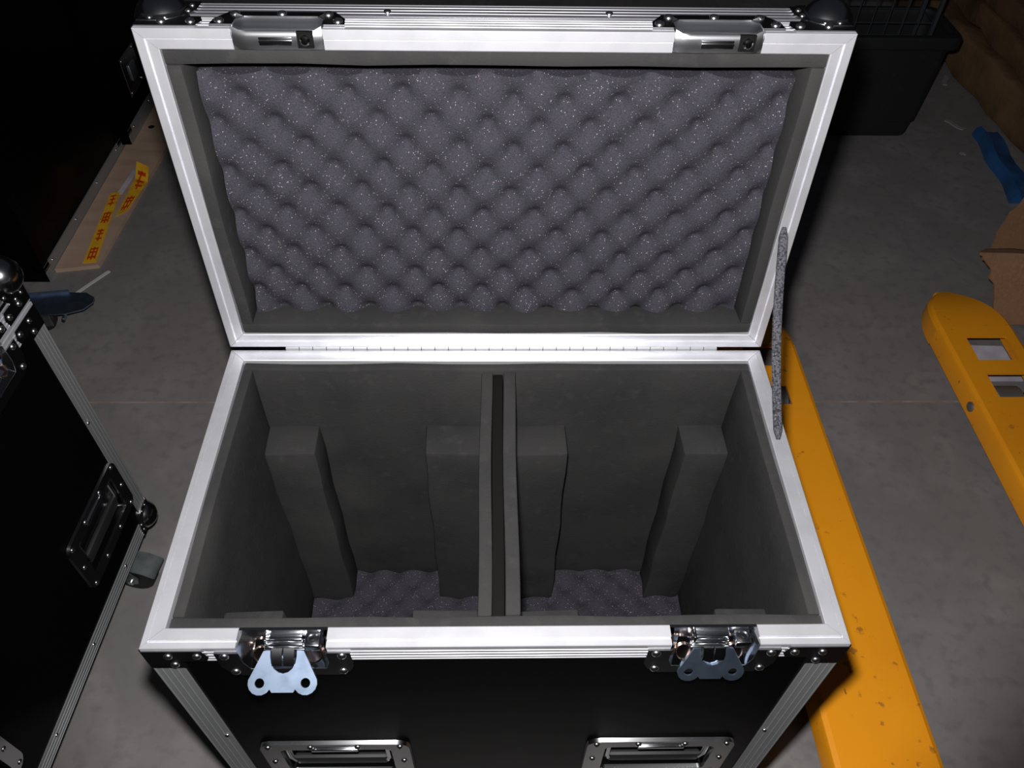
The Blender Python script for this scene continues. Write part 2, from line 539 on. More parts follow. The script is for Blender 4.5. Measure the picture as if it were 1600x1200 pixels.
def latch_lid(parent, cx, mtx):
    """keeper dish let into the lid's front edge (closed-lid coordinates: rim plane z=0, lid above, front face y=0)"""
    F = mtx @ T((cx, 0, 0))
    hr = .0405
    poly = [(-.0615, .0075), (-.0600, .0215), (-.049, .0385), (.049, .0385), (.0600, .0215), (.0615, .0075), (hr, .0075), (hr, .020), (.034, .0275), (-.034, .0275), (-hr, .020), (-hr, .0075)]
    m = MB().prism(poly, -.001, .0018, FRONT)
    dish = m.build('latch_keeper', 'dark_chrome', parent, F, smooth=25)
    for x, z in ((-.054, .0155), (.054, .0155), (-.043, .0325), (0, .0335), (.043, .0325)):
        rivet(dish, (x, -.0018, z), (0, -1, 0))
    # trough: a rounded scoop from the flange down to the mating plane
    rows = []
    for t, y in ((.0285, -.0012), (.0262, .0016), (.020, .0030), (.012, .0034), (.006, .0030), (.0015, .0012), (-.0006, .0028), (-.0014, .0062), (-.0012, .0125), (.0002, .0185)):
        n = 13
        row = []
        for i in range(n):
            u = -1 + 2 * i / (n - 1)
            e = max(0, (abs(u) - .80) / .20)
            row.append((u * .041, y - (.0036 * e * e if t > 0.001 else 0), t + (.002 * e if t < .001 else -.002 * e * (t > .02))))
        rows.append(row)
    t = MB()
    nn = len(rows[0])
    t.add([p for r in rows for p in r], [(a * nn + i, a * nn + i + 1, (a + 1) * nn + i + 1, (a + 1) * nn + i) for a in range(len(rows) - 1) for i in range(nn - 1)])
    # body behind the scoop so that it has thickness
    t.box(-.0405, .0405, .0062, .0185, .0012, .026)
    link('keeper_scoop', t.mesh('keeper_scoop', 50), 'satin_chrome', dish)
    s = MB().box(-.0165, .0135, .0060, .0135, -.0030, .0005, b=.0006)
    s.box(-.0165, .0135, .0085, .0098, -.0042, -.0025)
    link('strike_slot', s.mesh('strike_slot'), 'dark_chrome', dish)
    s = MB()
    for a0, a1, c0, c1 in ((.0185, .0330, .0010, .0025), (.0185, .0330, .0140, .0155), (.0185, .0200, .0025, .0140), (.0315, .0330, .0025, .0140)):
        s.box(a0, a1, c0, c1, -.0032, .0005)
    s.box(.0190, .0325, .0020, .0145, -.0018, .0005)
    link('post_socket', s.mesh('post_socket'), 'foam_black', dish)
    s = MB().lathe([(.0046, 0), (.0046, .0040), (.0030, .0055), (.0003, .0058)], 16, T((.0258, .0082, -.0015)) @ R(180, 'X'))
    link('strike_post', s.mesh('strike_post'), 'chrome', dish)
    return dish

def recess_handle(parent, cx, cz, mtx, w=.176, h=.118):
    """spring handle in a recessed tray; centred on (cx, cz) of the front face. The front face has its hole cut to match"""
    F = mtx @ T((cx, 0, cz)) @ FRONT
    o = rrect(-w / 2, w / 2, -h / 2, h / 2, .016, 4)
    iw, ih = w / 2 - .023, h / 2 - .019
    i_ = rrect(-iw, iw, -ih, ih, .007, 4)
    n = len(o)
    m = MB()
    top = .0030
    vs = [(x, y, -.0015) for x, y in o] + [(x * .99, y * .985, top) for x, y in o] + [(x, y, top) for x, y in i_] + [(x * .97, y * .95, -.0170) for x, y in i_]
    fs = []
    for k in range(3):
        fs += [(k * n + a, k * n + (a + 1) % n, (k + 1) * n + (a + 1) % n, (k + 1) * n + a) for a in range(n)]
    fs.append(tuple(3 * n + a for a in range(n)))
    m.add(vs, fs)
    d = m.build('handle_dish', 'dark_chrome', parent, F, smooth=25)
    wx, wy = w / 2 - .0115, h / 2 - .0095
    for x, y in ((-wx, wy), (wx, wy), (-wx, -wy), (wx, -wy), (-wx * .36, wy), (wx * .36, wy), (-wx * .36, -wy), (wx * .36, -wy), (-wx - .001, 0), (wx + .001, 0)):
        rivet(d, (x, y, top), (0, 0, 1), .85)
    b = MB()
    b.box(-iw + .008, iw - .008, -.011, .011, -.010, -.001, b=.004)
    link('hand_grip', b.mesh('hand_grip'), 'rubber', d, T((0, -ih * .35, 0)))
    for sx in (-1, 1):
        b = MB()
        b.tube([(sx * (iw - .006), ih - .006, -.004), (sx * (iw - .006), 0, -.003), (sx * (iw - .009), -ih * .35, -.004)], .0032, 8)
        b.cyl((sx * (iw - .001), ih - .006, -.004), (sx * (iw - .012), ih - .006, -.004), .0046, 12)
        link('handle_arm', b.mesh('handle_arm'), 'chrome', d)
    b = MB()
    b.box(-iw * .42, iw * .42, ih - .001, ih + .006, top - .0015, top + .0022, b=.001)
    link('hinge_plate', b.mesh('hinge_plate'), 'chrome', d)
    return d

def caster(parent, x, y, ang, mtx, hgt, bracket='grey_zinc'):
    """braked swivel caster hanging below the case bottom (top plate at z = hgt)"""
    F = mtx @ T((x, y, 0)) @ R(ang, 'Z')
    m = MB()
    m.box(-.042, .042, -.036, .036, hgt - .004, hgt, b=.0012)
    m.lathe([(.026, hgt - .016), (.030, hgt - .012), (.030, hgt - .006), (.024, hgt - .003)], 20)
    for sy in (-1, 1):
        pl = [(-.022, hgt - .014), (.030, hgt - .014), (.062, .050), (.058, .034), (.046, .030), (.030, .036), (-.010, hgt - .034)]
        f = Matrix(((1, 0, 0, 0), (0, 0, -1, sy * .019), (0, 1, 0, 0), (0, 0, 0, 1)))
        m.prism(pl, -.0014, .0014, f)
    m.box(-.022, .030, -.0205, .0205, hgt - .018, hgt - .0135)
    c = m.build('caster', bracket, parent, F)
    wz = .0375
    q = MB().lathe([(.010, -.0145), (.034, -.0145), (.0372, -.011), (.0375, 0), (.0372, .011), (.034, .0145), (.010, .0145)], 24, T((.045, 0, wz)) @ R(90, 'X'))
    link('wheel', q.mesh('wheel'), 'rubber', c)
    q = MB().cyl((.045, -.023, wz), (.045, .023, wz), .006, 12)
    link('axle', q.mesh('axle'), 'rivet', c)
    q = MB()
    q.loft([[(.052, y, .082), (.075, y, .078), (.096, y, .066), (.098, y, .063), (.094, y, .063), (.074, y, .0745), (.052, y, .078)] for y in (-.021, .021)])
    link('brake_pedal', q.mesh('brake_pedal'), bracket, c)
    return c

def egg_sheet(x0, x1, y0, y1, base, amp, p, step, edge=.0, phase=(0, 0), back=.008):
    """egg-crate foam sheet in the xy plane, bumps along +z, closed underneath"""
    nx, ny = max(2, int((x1 - x0) / step)), max(2, int((y1 - y0) / step))
    m = MB()
    for j in range(ny + 1):
        for i in range(nx + 1):
            x, y = x0 + (x1 - x0) * i / nx, y0 + (y1 - y0) * j / ny
            wx = x + .0035 * math.sin(y * 13 + 1) + .002 * math.sin(x * 31 + y * 17)
            wy = y + .0035 * math.sin(x * 11) + .002 * math.sin(x * 23 - y * 19)
            g = math.cos(2 * PI * (wx - phase[0]) / p) * math.cos(2 * PI * (wy - phase[1]) / p)
            g = .55 * g if g > 0 else -1.15 * (-g) ** 1.5
            k = .85 + .3 * (.5 + .5 * math.sin(x * 47 + y * 29) * math.sin(y * 53 - x * 13))
            m.v.append((x, y, base + amp * g * k))
    n1 = nx + 1
    for j in range(ny):
        for i in range(nx):
            m.f.append((j * n1 + i, j * n1 + i + 1, (j + 1) * n1 + i + 1, (j + 1) * n1 + i))
    # skirt
    ring = [i for i in range(n1)] + [j * n1 + nx for j in range(1, ny + 1)] + [ny * n1 + i for i in range(nx - 1, -1, -1)] + [j * n1 for j in range(ny - 1, 0, -1)]
    s = len(m.v)
    for i in ring:
        v = m.v[i]
        m.v.append((v[0], v[1], base - amp - back))
    L = len(ring)
    for k in range(L):
        m.f.append((ring[k], s + k, s + (k + 1) % L, ring[(k + 1) % L]))
    m.f.append(tuple(s + k for k in range(L)))
    return m

def foam_wall(x0, x1, y0, y1, z0, z1, wob=.0008, b=.002, n=10):
    """hand-cut foam board: bevelled and very slightly wavy"""
    m = MB().box(x0, x1, y0, y1, z0, z1, b=b)
    bm = bmesh.new()
    vs = [bm.verts.new(p) for p in m.v]
    for f in m.f:
        try:
            bm.faces.new([vs[i] for i in f])
        except ValueError:
            pass
    # cut across the two longest directions so the waviness shows
    for axis in range(3):
        lo, hi = min(v.co[axis] for v in bm.verts), max(v.co[axis] for v in bm.verts)
        if hi - lo > .08:
            k = min(n, int((hi - lo) / .03))
            for i in range(1, k):
                pt = Vector((0, 0, 0)); pt[axis] = lo + (hi - lo) * i / k
                no = Vector((0, 0, 0)); no[axis] = 1
                bmesh.ops.bisect_plane(bm, geom=bm.verts[:] + bm.edges[:] + bm.faces[:], plane_co=pt, plane_no=no)
    for v in bm.verts:
        c = v.co
        v.co = c + Vector((math.sin(c.z * 41 + c.y * 23), math.sin(c.x * 37 + c.z * 19), math.sin(c.x * 29 + c.y * 31))) * wob
    bm.verts.index_update()
    out = MB()
    out.v = [v.co[:] for v in bm.verts]
    out.f = [tuple(v.index for v in f.verts) for f in bm.faces]
    bm.free()
    return out

def flight_case(root, rim_z, bot_z, lid_deg, latches, tilts, handles, detail=True, caster_angs=None, width=W, plain=False):
    """front face on local -y at y = 0, x centred, floor at z = 0"""
    hw = W / 2
    B = T((0, 0, rim_z))
    hinge = (0, D + .0035, .0035)
    ML = B @ T((0, 0, -.0030)) @ T(hinge) @ R(-lid_deg, 'X') @ T((-hinge[0], -hinge[1], -hinge[2])) if lid_deg else B @ T((0, 0, .0016))
    zb = bot_z - rim_z
    # ---- base boards
    holes = [(c - .0405, c + .0405, -.0435, -.0135) for c in latches]
    hh = [(c - .063, c + .063, z - rim_z - .038, z - rim_z + .038) for c, z in handles]
    panel(root, 'front_panel', -hw + .002, hw - .002, zb + .002, -.0135, .0020, .0105, holes + hh, B)
    panel(root, 'back_panel', -hw + .002, hw - .002, zb + .002, -.0135, D - .0105, D - .0020, [], B)
    for nm, sx in (('side_panel', -1), ('side_panel', 1)):
        m = MB().box(sx * (hw - .0020), sx * (hw - .0105), .0106, D - .0106, zb + .002, -.0135)
        m.build(nm, 'laminate', root, B, 0)
    MB().box(-hw + .0106, hw - .0106, .0106, D - .0106, zb + .002, zb + .011).build('bottom_panel', 'laminate', root, B, 0)
    # ---- rim rails of base and lid
    cuts = sorted(latches)
    for kind, mt in (('base', B), ('lid', ML)):
        for sd in ('left', 'right', 'back'):
            rim_segment(root, sd, None, None, kind, mt)
        us = [None]
        for c in cuts:
            us += [c - .0415, c + .0415]
        us.append(None)
        for a in range(0, len(us), 2):
            rim_segment(root, 'front', us[a], us[a + 1], kind, mt)
    # ---- edge rails
    for sx in (-1, 1):
        for yy, ny in ((0, -1), (D, 1)):
            r = angle_rail('corner_rail', root, (sx * hw, yy, zb + .03), (sx * hw, yy, -.029), (sx, 0, 0), (0, ny, 0), B, 'alu_dull')
            for zz in (-.115 - .115 * (ny < 0), zb + .09):
                rivet(r, (sx * (hw - .0245), yy + ny * .0002, zz), (0, ny, 0), .62)
                rivet(r, (sx * (hw + .0002), yy - ny * .0245, zz), (sx, 0, 0), .62)
        r = angle_rail('bottom_rail', root, (sx * hw, .03, zb), (sx * hw, D - .03, zb), (sx, 0, 0), (0, 0, -1), B, 'alu_dull')
        for yy in (.10, D / 2, D - .10):
            rivet(r, (sx * (hw + .0002), yy, zb + .0245), (sx, 0, 0), .62)
        r = angle_rail('lid_rail', root, (sx * hw, .03, LH), (sx * hw, D - .03, LH), (sx, 0, 0), (0, 0, 1), ML)
        for yy in (.10, D - .10):
            rivet(r, (sx * (hw + .0002), yy, LH - .0175), (sx, 0, 0), .8)
    for yy, ny in ((0, -1), (D, 1)):
        r = angle_rail('bottom_rail', root, (-hw + .03, yy, zb), (hw - .03, yy, zb), (0, ny, 0), (0, 0, -1), B, 'alu_dull')
        for xx in (-.21, -.07, .07, .21):
            rivet(r, (xx, yy + ny * .0002, zb + .0185), (0, ny, 0), .7)
        r = angle_rail('lid_rail', root, (-hw + .03, yy, LH), (hw - .03, yy, LH), (0, ny, 0), (0, 0, 1), ML)
        for xx in (-.104, .106):
            rivet(r, (xx, yy + ny * .0002, LH - .0195), (0, ny, 0), .85)
    # ---- lid boards
    hl = [(c - .0405, c + .0405, .0135, .0265) for c in latches]
    panel(root, 'lid_front_panel', -hw + .002, hw - .002, .0135, LH - .002, .0020, .0105, hl, ML)
    panel(root, 'lid_back_panel', -hw + .002, hw - .002, .0135, LH - .002, D - .0105, D - .0020, [], ML)
    for sx in (-1, 1):
        MB().box(sx * (hw - .0020), sx * (hw - .0105), .0106, D - .0106, .0135, LH - .002).build('lid_side_panel', 'laminate', root, ML, 0)
    MB().box(-hw + .0106, hw - .0106, .0106, D - .0106, LH - .011, LH - .002).build('lid_top_panel', 'laminate', root, ML, 0)
    # ---- corner irons and ball corners
    for sx in (-1, 1):
        for yy, ny in ((0, -1), (D, 1)):
            ball_corner(root, (sx * hw, yy, LH), sx, ny, 1, ML)
            ball_corner(root, (sx * hw, yy, zb), sx, ny, -1, B)
            # base corner iron: L plates on both faces under the rim
            poly = [(0, -.0045), (.056, -.0045), (.060, -.017), (.056, -.0265), (.033, -.0265), (.033, -.040), (0, -.040)]
            m = MB()
            mid = []
            for axis in (0, 1):
                if axis == 0:
                    f = Matrix(((-sx, 0, 0, sx * hw), (0, 0, ny, yy), (0, 1, 0, 0), (0, 0, 0, 1)))
                else:
                    f = Matrix(((0, 0, sx, sx * hw), (-ny, 0, 0, yy), (0, 1, 0, 0), (0, 0, 0, 1)))
                m.prism(poly, -.001, .0014, f)
            ir = m.build('corner_iron', 'dark_chrome', root, B, 25)
            for a, z in ((.023, -.0150), (.0495, -.0150), (.0245, -.0330)):
                rivet(ir, (sx * (hw - a), yy + ny * .0014, z), (0, ny, 0), .92)
                rivet(ir, (sx * (hw + .0014), yy - ny * a, z), (sx, 0, 0), .92)
            m = MB()
            poly = [(0, .0045), (.056, .0045), (.060, .016), (.056, .0265), (.0, .0265)]
            for axis in (0, 1):
                if axis == 0:
                    f = Matrix(((-sx, 0, 0, sx * hw), (0, 0, ny, yy), (0, 1, 0, 0), (0, 0, 0, 1)))
                else:
                    f = Matrix(((0, 0, sx, sx * hw), (-ny, 0, 0, yy), (0, 1, 0, 0), (0, 0, 0, 1)))
                m.prism(poly, -.001, .0014, f)
            ir = m.build('corner_iron', 'dark_chrome', root, ML, 25)
            for a in (.023, .0495):
                rivet(ir, (sx * (hw - a), yy + ny * .0014, .0145), (0, ny, 0), .95)
                rivet(ir, (sx * (hw + .0014), yy - ny * a, .0145), (sx, 0, 0), .95)
    # ---- latches, handles, casters
    for c, tl in zip(latches, tilts):
        latch_base(root, c, tl, B)
        latch_lid(root, c, ML)
    for c, z in handles:
        recess_handle(root, c, z - rim_z, B)
    if caster_angs:
        k = 0
        for sx in (-1, 1):
            for yy in (.075, D - .075):
                caster(root, sx * (hw - .075), yy, caster_angs[k], I4, bot_z + .0005)
                k += 1
    # ---- piano hinge
    if lid_deg:
        x = -.262
        kn = MB().cyl((0, 0, 0), (.0160, 0, 0), .0030, 10).mesh('hinge_knuckle')
        kn.materials.append(M['alu_dull'])
        while x < .26:
            link('hinge_knuckle', kn, None, root, B @ T((x, hinge[1] - .0012, hinge[2] - .0030)))
            x += .0168
    return B, ML

# ---- the open case in the middle
main = thing('flight_case', 'open black flight case with silver edges and foam lining, lid raised', 'flight case', (0, 0, 0))
B, ML = flight_case(main, .66, .12, 93.37, (-.2005, .2035), (57, 24), ((-.1905, .345), (.1925, .345)), caster_angs=(200, 120, -20, 60))
hw = W / 2
# lining of the base: boards just inside the rim
li, lt, zf = .0197, .0120, .125 - .66 + .012
zt = -.0035
for nm, b in (('front', (-hw + li, hw - li, li, li + lt)), ('back', (-hw + li, hw - li, D - li - lt, D - li))):
    foam_wall(b[0], b[1], b[2], b[3], zf, zt).build('foam_board', 'foam', main, B)
for sx in (-1, 1):
    foam_wall(sx * (hw - li), sx * (hw - li - lt), li + lt + .0003, D - li - lt - .0003, zf, zt).build('foam_board', 'foam', main, B)
i0 = hw - li - lt                      # inner half-width
y0, y1 = li + lt, D - li - lt
# divider: ply between two foam sheets
foam_wall(-.0058, .0062, y0 + .0004, y1 - .0004, zf, -.010, wob=.0005, b=.001).build('divider_core', 'foam_black', main, B)
foam_wall(-.0200, -.0062, y0 + .0004, y1 - .0004, zf, -.0045).build('divider_foam', 'foam', main, B)
foam_wall(.0066, .0215, y0 + .0004, y1 - .0004, zf, -.0045).build('divider_foam', 'foam', main, B)
# foam posts in the corners of both compartments
ztop = .552 - .66
for xa, xb in ((-i0 + .0006, -.233), (-.093, -.0206), (.0222, .090), (.240, i0 - .0006)):
    for ya, yb in ((y0 + .0006, y0 + .058), (y1 - .050, y1 - .0006)):
        foam_wall(xa, xb, ya, yb, zf + .0005, ztop, wob=.0012, b=.003).build('foam_post', 'foam', main, B)
for xa, xb in ((-i0 + .001, -.0205), (.0220, i0 - .001)):
    egg_sheet(xa, xb, y0 + .001, y1 - .001, .166 - .66, .006, .050, .0045, back=.004, phase=(.01, 0)).build('egg_crate_foam', 'egg_foam', main, B, 60)
# lining of the lid
lz0, lz1 = .0035, LH - .0112
for b in ((-hw + li, hw - li, li, li + .014), (-hw + li, hw - li, D - li - .014, D - li)):
    foam_wall(b[0], b[1], b[2], b[3], lz0, lz1).build('lid_foam_board', 'foam', main, ML)
for sx in (-1, 1):
    foam_wall(sx * (hw - li), sx * (hw - li - .014), li + .0143, D - li - .0143, lz0, lz1).build('lid_foam_board', 'foam', main, ML)
e = egg_sheet(-hw + li + .0155, hw - li - .0155, li + .0135, D - li - .0345, 0, .0082, .0545, .0032, back=.010, phase=(.012, .006))
o = e.build('egg_crate_foam', 'egg_foam', main, ML @ T((0, D, .0320)) @ R(180, 'X'), 60)
o['label'] = 'grey egg-crate foam sheet with bumps'
# lid stay strap
def strap():
    a, b_ = Vector((.3175, .240, .6630)), Vector((.3150, .396, .840))
    pts = []
    n = 22
    for k in range(n + 1):
        t = k / n
        p = a.lerp(b_, t)
        s = math.sin(PI * t)
        p += Vector((-.0065 * s, -.004 * s, .002 * s))
        pts.append(p)
    m = MB()
    loops = []
    for k, p in enumerate(pts):
        t = (pts[min(k + 1, n)] - pts[max(k - 1, 0)]).normalized()
        side = Vector((.80, -.60, 0))
        side = (side - t * side.dot(t)).normalized()
        nn = t.cross(side)
        hwid = .0049 * (1 if 0 < k < n else .45)
        hth = .0022
        loops.append([tuple(p + side * hwid * cx + nn * hth * cy) for cx, cy in ((-1, -.4), (-.7, -1), (.7, -1), (1, -.4), (1, .4), (.7, 1), (-.7, 1), (-1, .4))])
    m.loft(loops)
    return m.build('lid_strap', 'strap', main)
strap()

# ---- case on the left, closed, its front turned towards the open case
ang = math.radians(86.9)
ca, sa = math.cos(ang), math.sin(ang)
corner = Vector((-.6295, .5005))
lx = hw
loc = (corner.x - ca * lx, corner.y - sa * lx, 0)
left = thing('flight_case', 'closed black flight case standing at the left, its recessed handles facing the open case', 'flight case', loc, ang)
flight_case(left, .636, .118, 0, (-.2005, .2035), (2, 2), ((-.2050, .256), (.2180, .256)), caster_angs=(160, 200, -95, -92))

# ------------------------------------------------------------------ floor
def slab(name, y0, y1, parent=None):
    o = MB().box(-7, 7, y0, y1, -.1, 0).build(name, 'concrete', parent, None, 0)
    return o
floor = struct(MB().box(-7, 7, -5, 9, -.22, -.1).build('floor', 'concrete', None, None, 0))
slab('floor_slab', -5, .8665, floor)
slab('floor_slab', .8715, 9, floor)
MB().box(-7, 7, .8665, .8715, -.1, -.0006).build('joint_filler', 'joint', floor, None, 0)

for nm, b in (('wall_left', (-7.2, -7, -5, 9)), ('wall_right', (7, 7.2, -5, 9)), ('wall_back', (-7.2, 7.2, 9, 9.2)), ('wall_front', (-7.2, 7.2, -5.2, -5))):
    struct(MB().box(b[0], b[1], b[2], b[3], -.1, 5).build(nm, 'concrete', None, None, 0))

# ------------------------------------------------------------------ pallet jack
jack = thing('pallet_jack', 'orange pallet jack with two long forks lying beside the open case', 'pallet jack', (.76, -.10, 0))
JX, JY = .76, -.10
def fork(x0, x1, tip, heel, zt=.100, zs=.048, holes=((.905, .980), (.795, .865)), hx=(.055, .150), NY=1.010):
    """inverted channel, tapering to a rounded nose that drops towards the floor"""
    wd = x1 - x0
    ys = [heel, holes[1][0], holes[1][1], holes[0][0], holes[0][1], NY]
    xa, xb = x0 + hx[0], x0 + hx[1]
    m = MB()
    th = .006
    be = .010
    def cell(xl, xr, ya, yb):
        m.box(xl, xr, ya, yb, zt - th, zt)
    for k in range(len(ys) - 1):
        ya, yb = ys[k], ys[k + 1]
        hole = any(abs(ya - h[0]) < 1e-6 for h in holes)
        if hole:
            cell(x0 + be, xa, ya, yb)
            cell(xb, x1 - be, ya, yb)
        else:
            cell(x0 + be, x1 - be, ya, yb)
    # chamfered shoulders and skirts
    for sx, xe in ((1, x0), (-1, x1)):
        pr = [(xe + sx * be, zt), (xe + sx * .0025, zt - .004), (xe, zt - .010), (xe, zs), (xe + sx * .005, zs), (xe + sx * .005, zt - .010), (xe + sx * be, zt - th)]
        m.loft([[(a, y, b) for a, b in pr] for y in (heel, NY)])
    # nose
    loops = []
    cx = (x0 + x1) / 2
    n = 10
    for k in range(n + 1):
        t = math.sin(k / n * PI / 2)
        y = NY + (tip - NY) * t
        hwid = max(wd / 2 * (1 - t ** 2.3) ** .62, wd * .13)
        zz = zt - .034 * t ** 2.2
        zl = zs - .004
        c = min(be, hwid * .3)
        loops.append([(cx - hwid, y, zl), (cx - hwid, y, zz - c), (cx - hwid + c * .4, y, zz - c * .35), (cx - hwid + c, y, zz), (cx + hwid - c, y, zz), (cx + hwid - c * .4, y, zz - c * .35), (cx + hwid, y, zz - c), (cx + hwid, y, zl)])
    m.loft(loops, cap=False, closed=False)
    m.add(loops[-1], [tuple(range(8))])
    m.v = [(a - JX, b - JY, c) for a, b, c in m.v]
    f = m.build('fork', 'orange', jack, None, 25)
    for sx, xe in ((-1, x0), (1, x1)):
        b = MB().lathe([(.011, 0), (.011, .004), (.008, .006), (.0004, .006)], 14, T((xe - JX, .790 - JY, .074)) @ R(90 * sx, 'Y'))
        link('bolt', b.mesh('bolt'), 'steel', f)
    b = MB().lathe([(.006, -.030), (.034, -.030), (.037, -.027), (.037, .027), (.034, .030), (.006, .030)], 20, T((cx - JX + .015, .835 - JY, .037)) @ R(90, 'Y'))
    link('load_roller', b.mesh('load_roller'), 'steel', f)
    b = MB()
    b.box(x0 + .012 - JX, x1 - .012 - JX, .828 - JY, .842 - JY, .050, .062)
    link('push_rod', b.mesh('push_rod'), 'black_plastic', f)
    # pull rod below the channel
    return f
fork(.507, .677, 1.095, -.02, NY=.956, holes=((.888, .948), (.776, .832)), hx=(.045, .117))
fork(1.023, 1.202, 1.172, -.02, hx=(.052, .146))
m = MB()
m.box(.507 - JX, 1.200 - JX, -.06 - JY, -.02 - JY, .05, .20, b=.006)
m.box(.56 - JX, 1.15 - JX, -.10 - JY, -.06 - JY, .06, .30, b=.008)
m.build('bridge', 'orange', jack)
m = MB()
m.cyl((.75 - JX, -.17 - JY, .09), (.96 - JX, -.17 - JY, .09), .088, 24)
m.build('steer_wheel', 'rubber', jack)
m = MB().cyl((.855 - JX, -.14 - JY, .15), (.855 - JX, -.14 - JY, .40), .045, 20)
m.box(.80 - JX, .91 - JX, -.20 - JY, -.08 - JY, .16, .22, b=.006)
m.build('pump_body', 'black_plastic', jack)

# ------------------------------------------------------------------ dark cases behind on the left
back_group = None
def dark_case(name, label, x1, y0, y1, ht, xw, latch=True):
    """big closed black case: its +x side faces the aisle"""
    root = thing(name, label, 'flight case', (x1 - xw / 2, (y0 + y1) / 2, 0))
    hx, hy = xw / 2, (y1 - y0) / 2
    b = MB().box(-hx + .003, hx - .003, -hy + .003, hy - .003, .003, ht - .003)
    b.build('shell', 'laminate', root, None, 0)
    for sx in (-1, 1):
        for sy in (-1, 1):
            angle_rail('corner_rail', root, (sx * hx, sy * hy, .03), (sx * hx, sy * hy, ht - .03), (sx, 0, 0), (0, sy, 0), I4, 'laminate', .03)
    for sx in (-1, 1):
        r = angle_rail('bottom_rail', root, (sx * hx, -hy + .002, 0), (sx * hx, hy - .002, 0), (sx, 0, 0), (0, 0, -1), I4, 'alu_dull', .045)
        for k in range(4):
            rivet(r, (sx * (hx + .0002), -hy + .05 + (2 * hy - .1) * k / 3, .033), (sx, 0, 0), .9)
        r = angle_rail('top_rail', root, (sx * hx, -hy + .03, ht), (sx * hx, hy - .03, ht), (sx, 0, 0), (0, 0, 1), I4, 'alu_dull', .03)
    for sy in (-1, 1):
        angle_rail('bottom_rail', root, (-hx + .002, sy * hy, 0), (hx - .002, sy * hy, 0), (0, sy, 0), (0, 0, -1), I4, 'laminate', .045)
        angle_rail('top_rail', root, (-hx + .03, sy * hy, ht), (hx - .03, sy * hy, ht), (0, sy, 0), (0, 0, 1), I4, 'alu_dull', .03)
    for sx in (-1, 1):
        for sy in (-1, 1):
            ball_corner(root, (sx * hx, sy * hy, ht), sx, sy, 1)
    return root, hx, hy
c2, hx2, hy2 = dark_case('flight_case', 'large plain black case behind the left case, silver strip along its bottom edge', -1.150, 1.280, 1.900, .95, .62)
c3, hx3, hy3 = dark_case('flight_case', 'black case beyond the taped board, half hidden behind the raised lid', -1.128, 1.915, 2.50, .80, .60)
c3.location.z = .0125
# chrome latch on the far case
m = MB()
m.box(hx3 - .001, hx3 + .003, -.19, -.07, .10, .22, b=.001)
k = m.build('latch_dish', 'dark_chrome', c3)
m = MB().box(hx3 + .002, hx3 + .010, -.155, -.105, .135, .185, b=.004)
link('latch_plate', m.mesh('latch_plate'), 'grey_zinc', k)
for yy in (-.18, -.08):
    for zz in (.11, .21):
        rivet(k, (hx3 + .003, yy, zz), (1, 0, 0))

# board on the floor with tape
bd = [(-1.149, 1.316), (-1.042, 1.335), (-1.004, 2.30), (-1.148, 2.30)]
m = MB().prism(bd, .0002, .012)
brd = tag(m.build('fibreboard', 'board', None, None, 0), 'flat brown board lying on the floor along the black cases', 'board')
m = MB().lathe([(.010, 0), (.010, .0006), (.0004, .0007)], 14, T((-1.100, 2.02, .012)))
link('knot_hole', m.mesh('knot_hole'), 'rubber', brd)

def tape(name, label, a, b, c, d, nglyph, seed, fold=False):
    """strip of yellow packing tape (quad a-b-c-d on the board, a->d along its length) with red printed strokes"""
    rnd = random.Random(seed)
    a, b, c, d = (Vector((*p, 0)) for p in (a, b, c, d))
    base = a.copy(); base.z = .0122
    root = thing(name, label, 'tape', (base.x, base.y, .0121))
    m = MB()
    n = 10
    loops = []
    for k in range(n + 1):
        t = k / n
        p, q = a.lerp(d, t) - a, b.lerp(c, t) - a
        zz = .0006 + .0012 * abs(math.sin(t * 9 + seed))
        if fold and t > .8:
            zz += .028 * (t - .8) / .2
        loops.append([(p.x, p.y, zz), (q.x, q.y, zz), (q.x, q.y, zz + .0006), (p.x, p.y, zz + .0006)])
    m.loft(loops)
    m.build('tape_strip', 'tape_yellow', root, None, 30)
    g = MB()
    for i in range(nglyph):
        t0, t1 = (i + .12) / nglyph, (i + .86) / nglyph
        strokes = []
        for s in range(3):
            v = .2 + .3 * s + rnd.uniform(-.05, .05)
            strokes.append((.18 + rnd.uniform(0, .1), .82 - rnd.uniform(0, .1), v, v + .12))
        strokes.append((.45, .57, .05, .95))
        if i % 2 == 0:
            strokes += [(.2, .3, .1, .9), (.72, .82, .1, .9)]
        for u0, u1, v0, v1 in strokes:
            tm0, tm1 = t0 + (t1 - t0) * v0, t0 + (t1 - t0) * v1
            P = []
            for t, u in ((tm0, u0), (tm0, u1), (tm1, u1), (tm1, u0)):
                q = a.lerp(d, t).lerp(b.lerp(c, t), u) - a
                zz = .0012 + .0014 * abs(math.sin(t * 9 + seed)) + .0002
                if fold and t > .8:
                    zz += .028 * (t - .8) / .2
                P.append((q.x, q.y, zz))
            g.add(P + [(p[0], p[1], p[2] + .0003) for p in P], [(0, 3, 2, 1), (4, 5, 6, 7), (0, 1, 5, 4), (1, 2, 6, 5), (2, 3, 7, 6), (3, 0, 4, 7)])
    o = g.build('printed_characters', 'print_red', root, None, 0)
    o['label'] = 'red printed characters'
    return root
tape('packing_tape', 'long strip of yellow tape with red print stuck along the brown board', (-1.083, 1.338), (-1.050, 1.344), (-1.086, 1.662), (-1.112, 1.652), 4, 3)
tape('packing_tape', 'short strip of yellow tape with red print, end curled up', (-1.062, 1.54), (-1.038, 1.57), (-1.018, 1.745), (-1.064, 1.775), 2, 5, True)
